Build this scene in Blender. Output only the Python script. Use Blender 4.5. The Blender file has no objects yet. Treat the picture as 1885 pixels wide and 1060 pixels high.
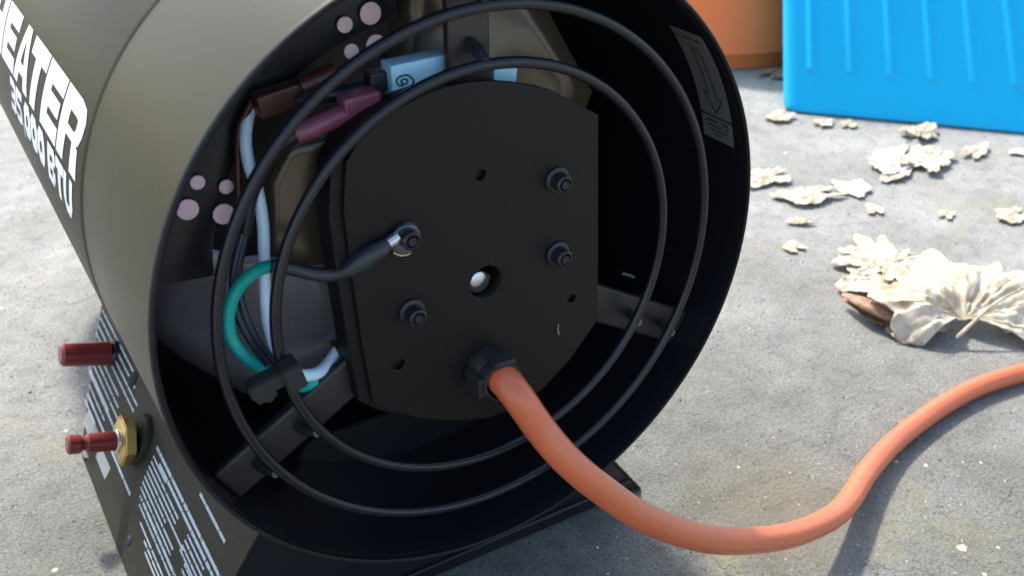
import bpy, bmesh, math, random
from mathutils import Vector, Matrix, noise
random.seed(7)
S = bpy.context.scene
COL = S.collection
R_ = math.radians
V = Vector

# ------------------------------------------------------------------ camera
cam_data = bpy.data.cameras.new("camera")
cam = bpy.data.objects.new("camera", cam_data); COL.objects.link(cam)
ax = ((0.856292,-0.516469,-0.004856),(0.260866,0.424357,0.867104),(-0.445772,-0.743761,0.498103))
cam.matrix_world = Matrix(((ax[0][0], ax[1][0], ax[2][0], 0), (ax[0][1], ax[1][1], ax[2][1], 0),
                           (ax[0][2], ax[1][2], ax[2][2], 0), (0, 0, 0, 1)))
cam.location = (-0.13302, -0.23191, 0.32267)
cam_data.sensor_width = 36.0
cam_data.lens = 36.3
cam_data.clip_start = 0.01; cam_data.clip_end = 500
cam_data.dof.use_dof = True
cam_data.dof.focus_distance = 0.36
cam_data.dof.aperture_fstop = 20.0
S.camera = cam

# ------------------------------------------------------------------ sky, sun, exposure
SUN_AZ = R_(0.5)          # from +Y towards +X
SUN_EL = R_(51.0)
w = bpy.data.worlds.new("World"); S.world = w; w.use_nodes = True
nt = w.node_tree; nt.nodes.clear()
sky = nt.nodes.new('ShaderNodeTexSky'); sky.sky_type = 'NISHITA'; sky.sun_disc = False
sky.sun_elevation = SUN_EL; sky.sun_rotation = SUN_AZ
sky.air_density = 1.0; sky.dust_density = 2.5; sky.ozone_density = 1.0
bg = nt.nodes.new('ShaderNodeBackground'); bg.inputs['Strength'].default_value = 0.15
wo = nt.nodes.new('ShaderNodeOutputWorld')
nt.links.new(sky.outputs[0], bg.inputs[0]); nt.links.new(bg.outputs[0], wo.inputs[0])
sd = bpy.data.lights.new("sun", 'SUN'); sd.energy = 2.5; sd.angle = R_(4.0); sd.color = (1.0, 0.95, 0.87)
sun = bpy.data.objects.new("sun", sd); COL.objects.link(sun)
tos = V((math.sin(SUN_AZ)*math.cos(SUN_EL), math.cos(SUN_AZ)*math.cos(SUN_EL), math.sin(SUN_EL)))
sun.rotation_euler = tos.to_track_quat('Z', 'Y').to_euler(); sun.location = tos*3
S.view_settings.view_transform = 'Standard'; S.view_settings.look = 'None'
S.view_settings.exposure = 1.35; S.view_settings.gamma = 1.0

# ------------------------------------------------------------------ materials
def lin(c):
    return tuple((x/255/12.92 if x/255 <= .04045 else ((x/255+.055)/1.055)**2.4) for x in c)
def mat(name, col, rough=.5, metal=0., var=.12, scale=60., bump=0., bscale=300., coat=0., spec=.5, dust=0.):
    m = bpy.data.materials.new(name); m.use_nodes = True
    n = m.node_tree; b = n.nodes['Principled BSDF']
    b.inputs['Roughness'].default_value = rough; b.inputs['Metallic'].default_value = metal
    b.inputs['Coat Weight'].default_value = coat; b.inputs['Coat Roughness'].default_value = .15
    b.inputs['Specular IOR Level'].default_value = spec
    tc = n.nodes.new('ShaderNodeTexCoord')
    t = n.nodes.new('ShaderNodeTexNoise'); t.inputs['Scale'].default_value = scale; t.inputs['Detail'].default_value = 6
    n.links.new(tc.outputs['Object'], t.inputs['Vector'])
    mx = n.nodes.new('ShaderNodeMix'); mx.data_type = 'RGBA'
    mx.inputs[6].default_value = (*[c*(1-var) for c in col], 1); mx.inputs[7].default_value = (*[min(1, c*(1+var)) for c in col], 1)
    n.links.new(t.outputs['Fac'], mx.inputs[0]); n.links.new(mx.outputs[2], b.inputs['Base Color'])
    mr = n.nodes.new('ShaderNodeMapRange'); mr.inputs[3].default_value = max(0, rough-.06); mr.inputs[4].default_value = min(1, rough+.08)
    n.links.new(t.outputs['Fac'], mr.inputs[0]); n.links.new(mr.outputs[0], b.inputs['Roughness'])
    if dust:
        t3 = n.nodes.new('ShaderNodeTexNoise'); t3.inputs['Scale'].default_value = 420; t3.inputs['Detail'].default_value = 8; t3.inputs['Roughness'].default_value = .75
        n.links.new(tc.outputs['Object'], t3.inputs['Vector'])
        r3 = n.nodes.new('ShaderNodeMapRange'); r3.inputs[1].default_value = .52; r3.inputs[2].default_value = .80; r3.inputs[4].default_value = dust*2.2
        n.links.new(t3.outputs['Fac'], r3.inputs[0])
        m3 = n.nodes.new('ShaderNodeMix'); m3.data_type = 'RGBA'; m3.inputs[7].default_value = (.32, .30, .26, 1)
        n.links.new(r3.outputs[0], m3.inputs[0]); n.links.new(mx.outputs[2], m3.inputs[6]); n.links.new(m3.outputs[2], b.inputs['Base Color'])
    if bump:
        t2 = n.nodes.new('ShaderNodeTexNoise'); t2.inputs['Scale'].default_value = bscale; t2.inputs['Detail'].default_value = 4
        n.links.new(tc.outputs['Object'], t2.inputs['Vector'])
        bp = n.nodes.new('ShaderNodeBump'); bp.inputs['Strength'].default_value = bump; bp.inputs['Distance'].default_value = .0005
        n.links.new(t2.outputs['Fac'], bp.inputs['Height']); n.links.new(bp.outputs[0], b.inputs['Normal'])
    return m
M = {}
M['shell'] = mat('bronze grey hammered enamel', (.034, .031, .0135), .33, .0, .28, 14, .05, 900, dust=.025, spec=.08)
M['panel'] = mat('bronze grey base enamel', (.034, .031, .021), .5, .0, .12, 40, .1, 900, dust=.05, spec=.1)
M['black'] = mat('black enamel', (.012, .012, .014), .32, 0, .25, 40, .06, 1200)
M['plate'] = mat('black powder coat', (.0085, .006, .005), .5, 0, .3, 40, .25, 2500, spec=.25)
M['inner'] = mat('black inner wall enamel', (.012, .012, .016), .24, 0, .25, 20, .05, 400)
M['wire'] = mat('black coated steel wire', (.010, .010, .013), .22, 0, .2, 120, .1, 900, coat=.1, spec=.4)
M['strut'] = mat('worn black strut', (.024, .020, .019), .4, 0, .3, 50, .2, 900)
M['tab'] = mat('glossy dark weld', (.10, .11, .13), .18, .8, .2, 300, .3, 1500)
M['warm_reflection'] = mat('inner metal with painted warm reflection', (.105, .078, .05), .22, .4, .35, 18)  # tan base colour paints a warm reflection onto the top blade and flange
M['lip'] = mat('black folded edge', (.006, .006, .006), .5, 0, .1, 90, spec=.25)
M['bolt'] = mat('blackened steel bolt', (.03, .03, .034), .3, .5, .2, 200)
M['hole'] = mat('dark recess', (.004, .004, .004), .8)
M['blade'] = mat('dark fan blade metal', (.26, .23, .25), .26, .35, .3, 12)
M['cord'] = mat('orange red rubber cord', (.66, .14, .045), .36, 0, .14, 60, .25, 500, coat=.35, dust=.10)
M['knob'] = mat('dark red vinyl cap', (.18, .024, .022), .3, 0, .15, 90)
M['brass'] = mat('brass', (.68, .47, .16), .28, .85, .1, 80)
M['silver'] = mat('bright zinc', (.6, .6, .6), .25, .9, .08, 80)
M['white'] = mat('white print', (.78, .80, .80), .5, 0, .03, 90)
M['print'] = mat('pale blue white print', (.46, .53, .56), .5, 0, .1, 900)
M['grey_print'] = mat('pale grey print', (.26, .27, .26), .5, 0, .08, 90)
M['foil'] = mat('dull silver foil label', (.17, .165, .155), .42, .2, .08, 60)
M['ink'] = mat('black ink', (.015, .015, .017), .6)
M['green'] = mat('green wire jacket', (.0, .42, .33), .35, 0, .08, 90)
M['white_wire'] = mat('white wire jacket', (.72, .88, 1.0), .35, 0, .05, 90)
M['sleeve'] = mat('black heat shrink', (.022, .024, .03), .35, 0, .2, 120, .2, 500)
M['nylon'] = mat('translucent white nylon', (.45, .80, .95), .22, 0, .08, 150)
M['plum'] = mat('plum vinyl terminal', (.26, .07, .11), .28, 0, .12, 100)
M['rust'] = mat('red brown terminal', (.07, .018, .010), .4, 0, .2, 100)
M['rivet'] = mat('pinkish aluminium rivet', (1.0, .66, .68), .6, 0, .03, 90)
M['orange'] = mat('orange bucket plastic', (1.0, .22, .06), .5, 0, .0, 8, .05, 200, spec=.25)
M['blue'] = mat('bright blue plastic', (.0, .46, .78), .3, 0, .10, 12, .06, 250, spec=.35, dust=.05)
M['grit'] = mat('pale grit', (.42, .41, .38), .8, 0, .3, 400)
M['grit_dark'] = mat('dark grit', (.10, .095, .09), .8, 0, .3, 400)
M['rubber'] = mat('black rubber', (.015, .015, .016), .6, 0, .2, 100)

def ground_mat():
    m = bpy.data.materials.new('weathered concrete'); m.use_nodes = True
    n = m.node_tree; b = n.nodes['Principled BSDF']; L = n.links.new
    tc = n.nodes.new('ShaderNodeTexCoord')
    def noi(s, d, r=.6, dist=0.):
        t = n.nodes.new('ShaderNodeTexNoise'); t.inputs['Scale'].default_value = s; t.inputs['Detail'].default_value = d
        t.inputs['Roughness'].default_value = r; t.inputs['Distortion'].default_value = dist
        L(tc.outputs['Object'], t.inputs['Vector']); return t
    def ramp(src, stops):
        r = n.nodes.new('ShaderNodeValToRGB'); e = r.color_ramp.elements
        while len(e) < len(stops): e.new(.5)
        for k, (p, c) in enumerate(stops): e[k].position = p; e[k].color = (*c, 1)
        L(src, r.inputs[0]); return r
    def mix(a, bb, f, mode='MIX'):
        x = n.nodes.new('ShaderNodeMix'); x.data_type = 'RGBA'; x.blend_type = mode
        if isinstance(f, float): x.inputs[0].default_value = f
        else: L(f, x.inputs[0])
        L(a, x.inputs[6]); L(bb, x.inputs[7]); return x.outputs[2]
    big = ramp(noi(9, 5).outputs['Fac'], [(.30, (.222, .220, .200)), (.5, (.285, .284, .270)), (.70, (.350, .350, .340))])
    mid = ramp(noi(75, 6, .7, .4).outputs['Fac'], [(.34, (.72, .71, .69)), (.47, (.94, .94, .93)), (.66, (1.12, 1.11, 1.08))])
    fine = ramp(noi(700, 4, .75).outputs['Fac'], [(.32, (.25, .25, .27)), (.46, (.86, .86, .86)), (.64, (1.35, 1.35, 1.33))])
    c = mix(big.outputs[0], mid.outputs[0], .8, 'MULTIPLY'); c = mix(c, fine.outputs[0], .8, 'MULTIPLY')
    # light falloff painted into the colour: darker foreground, paler far off, ragged edge
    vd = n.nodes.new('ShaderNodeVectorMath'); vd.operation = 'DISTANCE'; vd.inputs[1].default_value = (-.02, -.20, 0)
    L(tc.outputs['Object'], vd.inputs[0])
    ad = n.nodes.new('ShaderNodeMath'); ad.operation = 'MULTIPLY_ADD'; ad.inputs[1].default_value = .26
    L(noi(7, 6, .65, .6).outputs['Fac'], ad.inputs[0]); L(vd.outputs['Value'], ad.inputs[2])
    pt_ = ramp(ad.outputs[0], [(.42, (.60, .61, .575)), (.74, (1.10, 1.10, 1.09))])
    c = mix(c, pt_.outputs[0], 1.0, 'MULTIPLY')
    # pits and pale specks
    vo = n.nodes.new('ShaderNodeTexVoronoi'); vo.inputs['Scale'].default_value = 240; L(tc.outputs['Object'], vo.inputs['Vector'])
    pit = ramp(vo.outputs['Distance'], [(.10, (1, 1, 1)), (.2, (0, 0, 0))])
    sel = ramp(noi(120, 3).outputs['Fac'], [(.50, (0, 0, 0)), (.56, (1, 1, 1))])
    pm = n.nodes.new('ShaderNodeMath'); pm.operation = 'MULTIPLY'; L(pit.outputs[0], pm.inputs[0]); L(sel.outputs[0], pm.inputs[1])
    dk = n.nodes.new('ShaderNodeRGB'); dk.outputs[0].default_value = (.05, .048, .05, 1)
    c = mix(c, dk.outputs[0], pm.outputs[0])
    # yellow green lichen tint
    st = ramp(noi(14, 4, .6, .8).outputs['Fac'], [(.58, (0, 0, 0)), (.72, (.38, .38, .38))])
    yl = n.nodes.new('ShaderNodeRGB'); yl.outputs[0].default_value = (.30, .27, .14, 1)
    c = mix(c, yl.outputs[0], st.outputs[0])
    v2 = n.nodes.new('ShaderNodeVectorMath'); v2.operation = 'DISTANCE'; v2.inputs[1].default_value = (.155, .012, 0)
    L(tc.outputs['Object'], v2.inputs[0])
    a2 = n.nodes.new('ShaderNodeMath'); a2.operation = 'MULTIPLY_ADD'; a2.inputs[1].default_value = .07
    L(noi(38, 6, .7, 1.).outputs['Fac'], a2.inputs[0]); L(v2.outputs['Value'], a2.inputs[2])
    s2 = ramp(a2.outputs[0], [(.050, (.45, .45, .45)), (.090, (0, 0, 0))])
    br = n.nodes.new('ShaderNodeRGB'); br.outputs[0].default_value = (.17, .135, .07, 1)
    c = mix(c, br.outputs[0], s2.outputs[0])
    vc = n.nodes.new('ShaderNodeTexVoronoi'); vc.feature = 'DISTANCE_TO_EDGE'; vc.inputs['Scale'].default_value = 7
    wv = n.nodes.new('ShaderNodeVectorMath'); wv.operation = 'MULTIPLY_ADD'; wv.inputs[1].default_value = (.07, .07, 0)
    L(noi(30, 6, .7).outputs['Color'], wv.inputs[0]); L(tc.outputs['Object'], wv.inputs[2]); L(wv.outputs[0], vc.inputs['Vector'])
    ck = ramp(vc.outputs['Distance'], [(.0, (1, 1, 1)), (.0045, (0, 0, 0))])
    cs = ramp(noi(16, 3).outputs['Fac'], [(.52, (0, 0, 0)), (.60, (.7, .7, .7))])
    cm = n.nodes.new('ShaderNodeMath'); cm.operation = 'MULTIPLY'; L(ck.outputs[0], cm.inputs[0]); L(cs.outputs[0], cm.inputs[1])
    c = mix(c, dk.outputs[0], cm.outputs[0])
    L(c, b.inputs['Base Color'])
    b.inputs['Roughness'].default_value = .9; b.inputs['Specular IOR Level'].default_value = .25
    b1 = n.nodes.new('ShaderNodeBump'); b1.inputs['Strength'].default_value = .9; b1.inputs['Distance'].default_value = .0016
    L(noi(330, 8, .72).outputs['Fac'], b1.inputs['Height'])
    b2 = n.nodes.new('ShaderNodeBump'); b2.inputs['Strength'].default_value = .35; b2.inputs['Distance'].default_value = .0025
    L(noi(60, 4, .6).outputs['Fac'], b2.inputs['Height']); L(b1.outputs[0], b2.inputs['Normal'])
    L(b2.outputs[0], b.inputs['Normal'])
    return m
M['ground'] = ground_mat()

def leaf_mat(name, col, tip):
    m = bpy.data.materials.new(name); m.use_nodes = True
    n = m.node_tree; b = n.nodes['Principled BSDF']; L = n.links.new
    tc = n.nodes.new('ShaderNodeTexCoord')
    t = n.nodes.new('ShaderNodeTexNoise'); t.inputs['Scale'].default_value = 90; t.inputs['Detail'].default_value = 7; t.inputs['Roughness'].default_value = .7
    L(tc.outputs['Object'], t.inputs['Vector'])
    r = n.nodes.new('ShaderNodeValToRGB'); e = r.color_ramp.elements
    e[0].position = .33; e[0].color = (*tip, 1); e[1].position = .55; e[1].color = (*col, 1)
    L(t.outputs['Fac'], r.inputs[0]); L(r.outputs[0], b.inputs['Base Color'])
    b.inputs['Roughness'].default_value = .6
    b.inputs['Transmission Weight'].default_value = 0
    tr = n.nodes.new('ShaderNodeBsdfTranslucent'); L(r.outputs[0], tr.inputs[0])
    ms = n.nodes.new('ShaderNodeMixShader'); ms.inputs[0].default_value = .25
    out = n.nodes['Material Output']
    bp = n.nodes.new('ShaderNodeBump'); bp.inputs['Strength'].default_value = .5; bp.inputs['Distance'].default_value = .0006
    L(t.outputs['Fac'], bp.inputs['Height']); L(bp.outputs[0], b.inputs['Normal'])
    L(b.outputs[0], ms.inputs[1]); L(tr.outputs[0], ms.inputs[2]); L(ms.outputs[0], out.inputs[0])
    return m
M['leaf'] = leaf_mat('bleached dry leaf', (.72, .66, .51), (.42, .31, .18))
M['leaf_b'] = leaf_mat('brown curled leaf', (.46, .29, .18), (.20, .09, .05))
M['leaf_y'] = leaf_mat('tan dry leaf', (.66, .60, .44), (.36, .28, .16))
M['leaf_w'] = leaf_mat('pale paper leaf', (.78, .76, .70), (.60, .55, .45))

# ------------------------------------------------------------------ helpers
def link(name, bm, m, parent=None, smooth=True, loc=None):
    me = bpy.data.meshes.new(name); bm.to_mesh(me); bm.free()
    o = bpy.data.objects.new(name, me); COL.objects.link(o)
    if m: me.materials.append(M[m])
    if smooth:
        for p in me.polygons: p.use_smooth = True
        try: me.set_sharp_from_angle(angle=R_(38))
        except Exception: pass
    if loc: o.location = loc
    if parent: o.parent = parent
    return o
def tag(o, label=None, cat=None, group=None, kind=None):
    if label: o['label'] = label
    if cat: o['category'] = cat
    if group: o['group'] = group
    if kind: o['kind'] = kind
    return o
def empty(name, loc=(0, 0, 0)):
    o = bpy.data.objects.new(name, None); COL.objects.link(o); o.location = loc; o.empty_display_size = .02
    return o
def rel(o, root):        # parent keeping world place (root only translated)
    o.parent = root; o.location = V(o.location) - V(root.location) if root.location.length > 0 else o.location
    return o
def smooth_path(pts, sub=8):
    P = [V(p) for p in pts]; P = [P[0]*2-P[1]] + P + [P[-1]*2-P[-2]]; out = []
    for i in range(1, len(P)-2):
        a, b, c, d = P[i-1:i+3]
        for k in range(sub):
            t = k/sub
            out.append(.5*((2*b)+(c-a)*t+(2*a-5*b+4*c-d)*t*t+(3*b-a-3*c+d)*t**3))
    out.append(P[-2]); return out
def tube_bm(bm, pts, r, seg=12, closed=False, caps=True):
    n = len(pts); T = []
    for i in range(n):
        if closed: t = pts[(i+1) % n]-pts[i-1]
        else: t = pts[min(i+1, n-1)]-pts[max(i-1, 0)]
        T.append(t.normalized())
    N = T[0].orthogonal().normalized(); rings = []
    for i in range(n):
        N = (N - T[i]*N.dot(T[i])).normalized(); B = T[i].cross(N)
        rr = r[i] if isinstance(r, (list, tuple)) else r
        rings.append([bm.verts.new(pts[i]+(N*math.cos(2*math.pi*k/seg)+B*math.sin(2*math.pi*k/seg))*rr) for k in range(seg)])
    for i in range(n if closed else n-1):
        A, C = rings[i], rings[(i+1) % n]
        for k in range(seg): bm.faces.new((A[k], A[(k+1) % seg], C[(k+1) % seg], C[k]))
    if caps and not closed:
        bm.faces.new(rings[0][::-1]); bm.faces.new(rings[-1])
    return bm
def tube(name, pts, r, m, parent=None, seg=12, sub=8, smooth=True):
    P = smooth_path(pts, sub) if smooth else [V(p) for p in pts]
    if isinstance(r, (list, tuple)):
        n = len(P); rr = []
        for i in range(n):
            u = i/(n-1)*(len(r)-1); k = min(int(u), len(r)-2); rr.append(r[k]+(r[k+1]-r[k])*(u-k))
        r = rr
    bm = tube_bm(bmesh.new(), P, r, seg); return link(name, bm, m, parent)
def lathe(bm, prof, p0, axis, seg=32, flat=None):
    """prof: (distance along axis, radius) pairs; flat = number of sides"""
    axis = V(axis).normalized(); N = axis.cross(V((0, 0, 1)))
    if N.length < .01: N = V((1, 0, 0))
    N.normalize(); B = axis.cross(N); rings = []
    for d, r in prof:
        c = V(p0)+axis*d
        rings.append([bm.verts.new(c+(N*math.cos(2*math.pi*k/seg)+B*math.sin(2*math.pi*k/seg))*max(r, 1e-6)) for k in range(seg)])
    for A, C in zip(rings, rings[1:]):
        for k in range(seg): bm.faces.new((A[k], A[(k+1) % seg], C[(k+1) % seg], C[k]))
    bm.faces.new(rings[0][::-1]); bm.faces.new(rings[-1])
    bmesh.ops.recalc_face_normals(bm, faces=bm.faces); return bm
def turned(name, prof, p0, axis, m, parent=None, seg=32):
    return link(name, lathe(bmesh.new(), prof, p0, axis, seg), m, parent)
def box_bm(bm, c, half, X, Y, Z):
    X, Y, Z = V(X).normalized(), V(Y).normalized(), V(Z).normalized(); c = V(c); vs = []
    for sx in (-1, 1):
        for sy in (-1, 1):
            for sz in (-1, 1): vs.append(bm.verts.new(c+X*sx*half[0]+Y*sy*half[1]+Z*sz*half[2]))
    for f in ((0, 1, 3, 2), (4, 6, 7, 5), (0, 4, 5, 1), (2, 3, 7, 6), (0, 2, 6, 4), (1, 5, 7, 3)):
        bm.faces.new([vs[i] for i in f])
    bmesh.ops.recalc_face_normals(bm, faces=bm.faces); return bm
def box(name, c, half, m, parent=None, X=(1, 0, 0), Y=(0, 1, 0), Z=(0, 0, 1), bev=0.):
    bm = box_bm(bmesh.new(), c, half, X, Y, Z)
    if bev: bmesh.ops.bevel(bm, geom=bm.edges[:], offset=bev, segments=3, affect='EDGES', profile=.6)
    return link(name, bm, m, parent)
def plate2d(name, outer, holes, y, depth, m, parent=None, bev=.0004):
    """flat plate in the XZ plane at y (front face), going back by depth; outer = (x, z) list, holes = (x, z, r)"""
    cu = bpy.data.curves.new(name, 'CURVE'); cu.dimensions = '2D'; cu.fill_mode = 'BOTH'
    def spl(pts):
        s = cu.splines.new('POLY'); s.points.add(len(pts)-1)
        for i, (x, z) in enumerate(pts): s.points[i].co = (x, z, 0, 1)
        s.use_cyclic_u = True
    spl(outer)
    for x, z, r in holes: spl([(x+r*math.cos(a*math.pi/12), z+r*math.sin(a*math.pi/12)) for a in range(24)])
    cu.extrude = depth/2-bev; cu.bevel_depth = bev; cu.bevel_resolution = 2; cu.offset = -bev
    tmp = bpy.data.objects.new(name+'_tmp', cu); COL.objects.link(tmp)
    dg = bpy.context.evaluated_depsgraph_get(); me = bpy.data.meshes.new_from_object(tmp.evaluated_get(dg))
    bpy.data.objects.remove(tmp); bpy.data.curves.remove(cu)
    for v in me.vertices: x, z, t = v.co; v.co = (x, y+depth/2+t, z)
    bm = bmesh.new(); bm.from_mesh(me); bpy.data.meshes.remove(me)
    bmesh.ops.recalc_face_normals(bm, faces=bm.faces)
    return link(name, bm, m, parent)
CZ = .17                       # height of the heater's axis
def pol(r, deg, y): a = R_(deg); return V((r*math.cos(a), y, CZ+r*math.sin(a)))

# ------------------------------------------------------------------ ground
bm = bmesh.new()
def gh(x, y): return 0.0
vs = [bm.verts.new((x, y, 0)) for x, y in ((-150, -150), (150, -150), (150, 150), (-150, 150))]
bm.faces.new(vs)
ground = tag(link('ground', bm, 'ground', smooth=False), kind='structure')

# ------------------------------------------------------------------ the heater
heater = empty('propane_heater')
tag(heater, 'bronze grey torpedo propane heater with black wire guard over its open motor end', 'heater')

def ring_surface(name, prof, m, a0=0, a1=360, seg=160, closed=True):
    """surface of revolution round the heater's axis; prof = (y, r)"""
    bm = bmesh.new(); n = seg if a1-a0 >= 360 else seg+1; rows = []
    for y, r in prof:
        rows.append([bm.verts.new(pol(r, a0+(a1-a0)*k/seg, y)) for k in range(n)])
    m_ = len(rows)
    for i in range(m_ if closed else m_-1):
        A, C = rows[i], rows[(i+1) % m_]
        for k in range(n if n == seg else n-1): bm.faces.new((A[k], A[(k+1) % n], C[(k+1) % n], C[k]))
    if n != seg and closed:
        bm.faces.new([r[0] for r in rows]); bm.faces.new([r[-1] for r in rows][::-1])
    bmesh.ops.recalc_face_normals(bm, faces=bm.faces)
    return link(name, bm, m, heater)
# rear band, outer skin with a rolled black lip; the front shell laps over it
ring_surface('rear_shell', [(.0015, .1), (.08, .1), (.08, .0990), (.0015, .0990)], 'shell')
ring_surface('shell_lip', [(.0015, .1002), (.0006, .1003), (-.0004, .0999), (-.0008, .0993), (-.0004, .0986), (.0015, .0984)], 'lip')
ring_surface('inner_wall', [(.0016, .0988), (.42, .0988), (.42, .0982), (.0016, .0982)], 'inner')
ring_surface('front_shell', [(.0790, .0997), (.0800, .10005), (.0808, .1003), (.0820, .1006), (.42, .1006), (.42, .0992), (.0790, .0992)], 'shell')
ring_surface('nozzle_cone', [(.42, .1003), (.424, .1006), (.45, .088), (.45, .0868), (.424, .098), (.42, .098)], 'shell')
# bulkhead far inside
bm = bmesh.new(); lathe(bm, [(0, .0981), (.001, .0981)], (0, .155, CZ), (0, 1, 0), 64)
link('bulkhead', bm, 'black', heater)
bm = bmesh.new(); lathe(bm, [(0, .0981), (.001, .0981)], (0, .35, CZ), (0, 1, 0), 64)
link('burner_plate', bm, 'black', heater)

# wire guard: two rings held on three strips by bent tabs
guard = []
RO, RI, WR = .08245, .06626, .00165
for r, yy in ((RO, .0028), (RI, .0042)):
    bm = bmesh.new(); pts = [pol(r, a*360/180, yy) for a in range(180)]
    tube_bm(bm, pts, WR, 14, closed=True); link('guard_ring', bm, 'wire', heater)
for ang in (90, -30, 210):
    d = V((math.cos(R_(ang)), 0, math.sin(R_(ang)))); s = V((-d.z, 0, d.x))
    c = V((0, .0136, CZ))+d*.068
    box('guard_bracket', c, (.030, .0018, .0066), 'strut', heater, X=d, Y=(0, 1, 0), Z=s, bev=.0014)
    for r, yy in ((RO, .0028), (RI, .0042)):
        q = V((0, 0, CZ))+d*r
        pts = [q+V((0, .0115, 0))+d*.0045, q+V((0, .0085, 0))+d*.0035, q+V((0, yy-.0005, 0))+d*.0010]
        tube('guard_tab', pts, [.0017, .0020, .0016], 'tab', heater, 10, 6)

# motor plate
outl = [(-0.03245, 0.00500, 0.22581), (-0.02843, 0.00500, 0.22771), (-0.02279, 0.00500, 0.22961), (-0.01710, 0.00500, 0.23125), (-0.01138, 0.00500, 0.23200), (-0.00475, 0.00500, 0.23217), (0.00200, 0.00500, 0.23143), (0.00891, 0.00500, 0.22974), (0.01692, 0.00500, 0.22721), (0.02242, 0.00500, 0.22493), (0.03935, 0.00500, 0.21430),
        (0.04240, 0.00500, 0.14183), (0.03162, 0.00500, 0.12949), (0.02092, 0.00500, 0.12147), (0.01029, 0.00500, 0.11750), (-0.00011, 0.00500, 0.11757), (-0.01012, 0.00500, 0.12065), (-0.01973, 0.00500, 0.12467), (-0.02712, 0.00500, 0.12864), (-0.03419, 0.00500, 0.13348), (-0.03973, 0.00500, 0.13886), (-0.04139, 0.00500, 0.15924), (-0.04251, 0.00500, 0.18124), (-0.04325, 0.00500, 0.20314), (-0.04137, 0.00500, 0.21680), (-0.03771, 0.00500, 0.22179)]
O2 = [(p[0], p[2]) for p in outl]
def h(p, r): return (p[0], p[2], r)
holes = [h((-0.00119, 0.00500, 0.20400), .0017), h((-0.03042, 0.00500, 0.14929), .0018), h((0.03159, 0.00500, 0.15315), .0014), h((-0.00011, 0.00500, 0.16863), .0054)]
plate2d('motor_plate', O2, holes, .005, .0016, 'plate', heater)
# cover behind the plate: its side flange shows on the left
O3 = [(x*.97-(.0050 if x < 0 else 0), (z-CZ)*.97+CZ) for x, z in O2]
plate2d('motor_cover', O3, [h((-0.00011, 0.00500, 0.16863), .0062)], .0068, .0100, 'lip', heater, .0006)
turned('motor_body', [(0, .030), (.001, .036), (.045, .036), (.05, .030)], (0, .0175, CZ), (0, 1, 0), 'black', heater, 48)
turned('motor_shaft', [(0, .0026), (.0006, .0036), (.0085, .0036)], (0.00003, 0.00900, 0.16647), (0, 1, 0), 'silver', heater, 24)
turned('motor_bushing', [(0, .0030), (.0004, .0046), (.006, .0046)], (0.00339, 0.01200, 0.16226), (0, 1, 0), 'blade', heater, 24)

def bolt(p, lug=False):
    p = V(p)
    wsh = turned('washer', [(0, .0036), (.0003, .0041), (.0010, .0041)], p+V((0, -.0012, 0)), (0, 1, 0), 'bolt', heater, 28)
    bm = bmesh.new()
    lathe(bm, [(0, .0013), (.0011, .00125), (.0011, .0013), (0, .0020), (0, .0023), (.0004, .0028), (.0046, .0029)], p+V((0, -.0052, 0)), (0, 1, 0), 24)
    b = link('bolt', bm, 'bolt', heater)
    bm = bmesh.new(); lathe(bm, [(0, .00127), (.00002, .00127)], p+V((0, -.0043, 0)), (0, 1, 0), 6)
    link('hex_socket', bm, 'hole', b)
    return b
for P in ((0.02464, 0.00500, 0.19681), (0.02534, 0.00500, 0.17159), (-0.02543, 0.00500, 0.16648), (-0.02596, 0.00500, 0.19171)): bolt(P)
# small wrench scratch on the plate
tube('scratch', [(0.02631, 0.00470, 0.14530), (0.02613, 0.00470, 0.14349), (0.02660, 0.00470, 0.14124)], .00022, 'grey_print', heater, 6, 4)

# strain relief
sr = V((-0.00110, 0.00500, 0.13890))
bm = bmesh.new(); lathe(bm, [(0, .0062), (.0006, .0068), (.0052, .0074), (.0060, .0074)], sr+V((0, -.0060, 0)), (0, 1, 0), 8)
bmesh.ops.bevel(bm, geom=bm.edges[:], offset=.0003, segments=2, affect='EDGES')
link('strain_relief', bm, 'rubber', heater)
bm = bmesh.new(); lathe(bm, [(.0060, .0050), (.0012, .0053), (0, .0057), (0, .0062), (.0008, .0067), (.0060, .0068)], sr+V((0, -.0115, 0)), (.10, .99, -.12), 28)
link('relief_collar', bm, 'rubber', heater)
box('relief_tab', sr+V((-.0066, -.0052, -.0010)), (.0012, .0046, .0034), 'rubber', heater, bev=.0004)
box('relief_tab', sr+V((.0010, -.0072, .0064)), (.0036, .0040, .0010), 'rubber', heater, bev=.0004)

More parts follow.
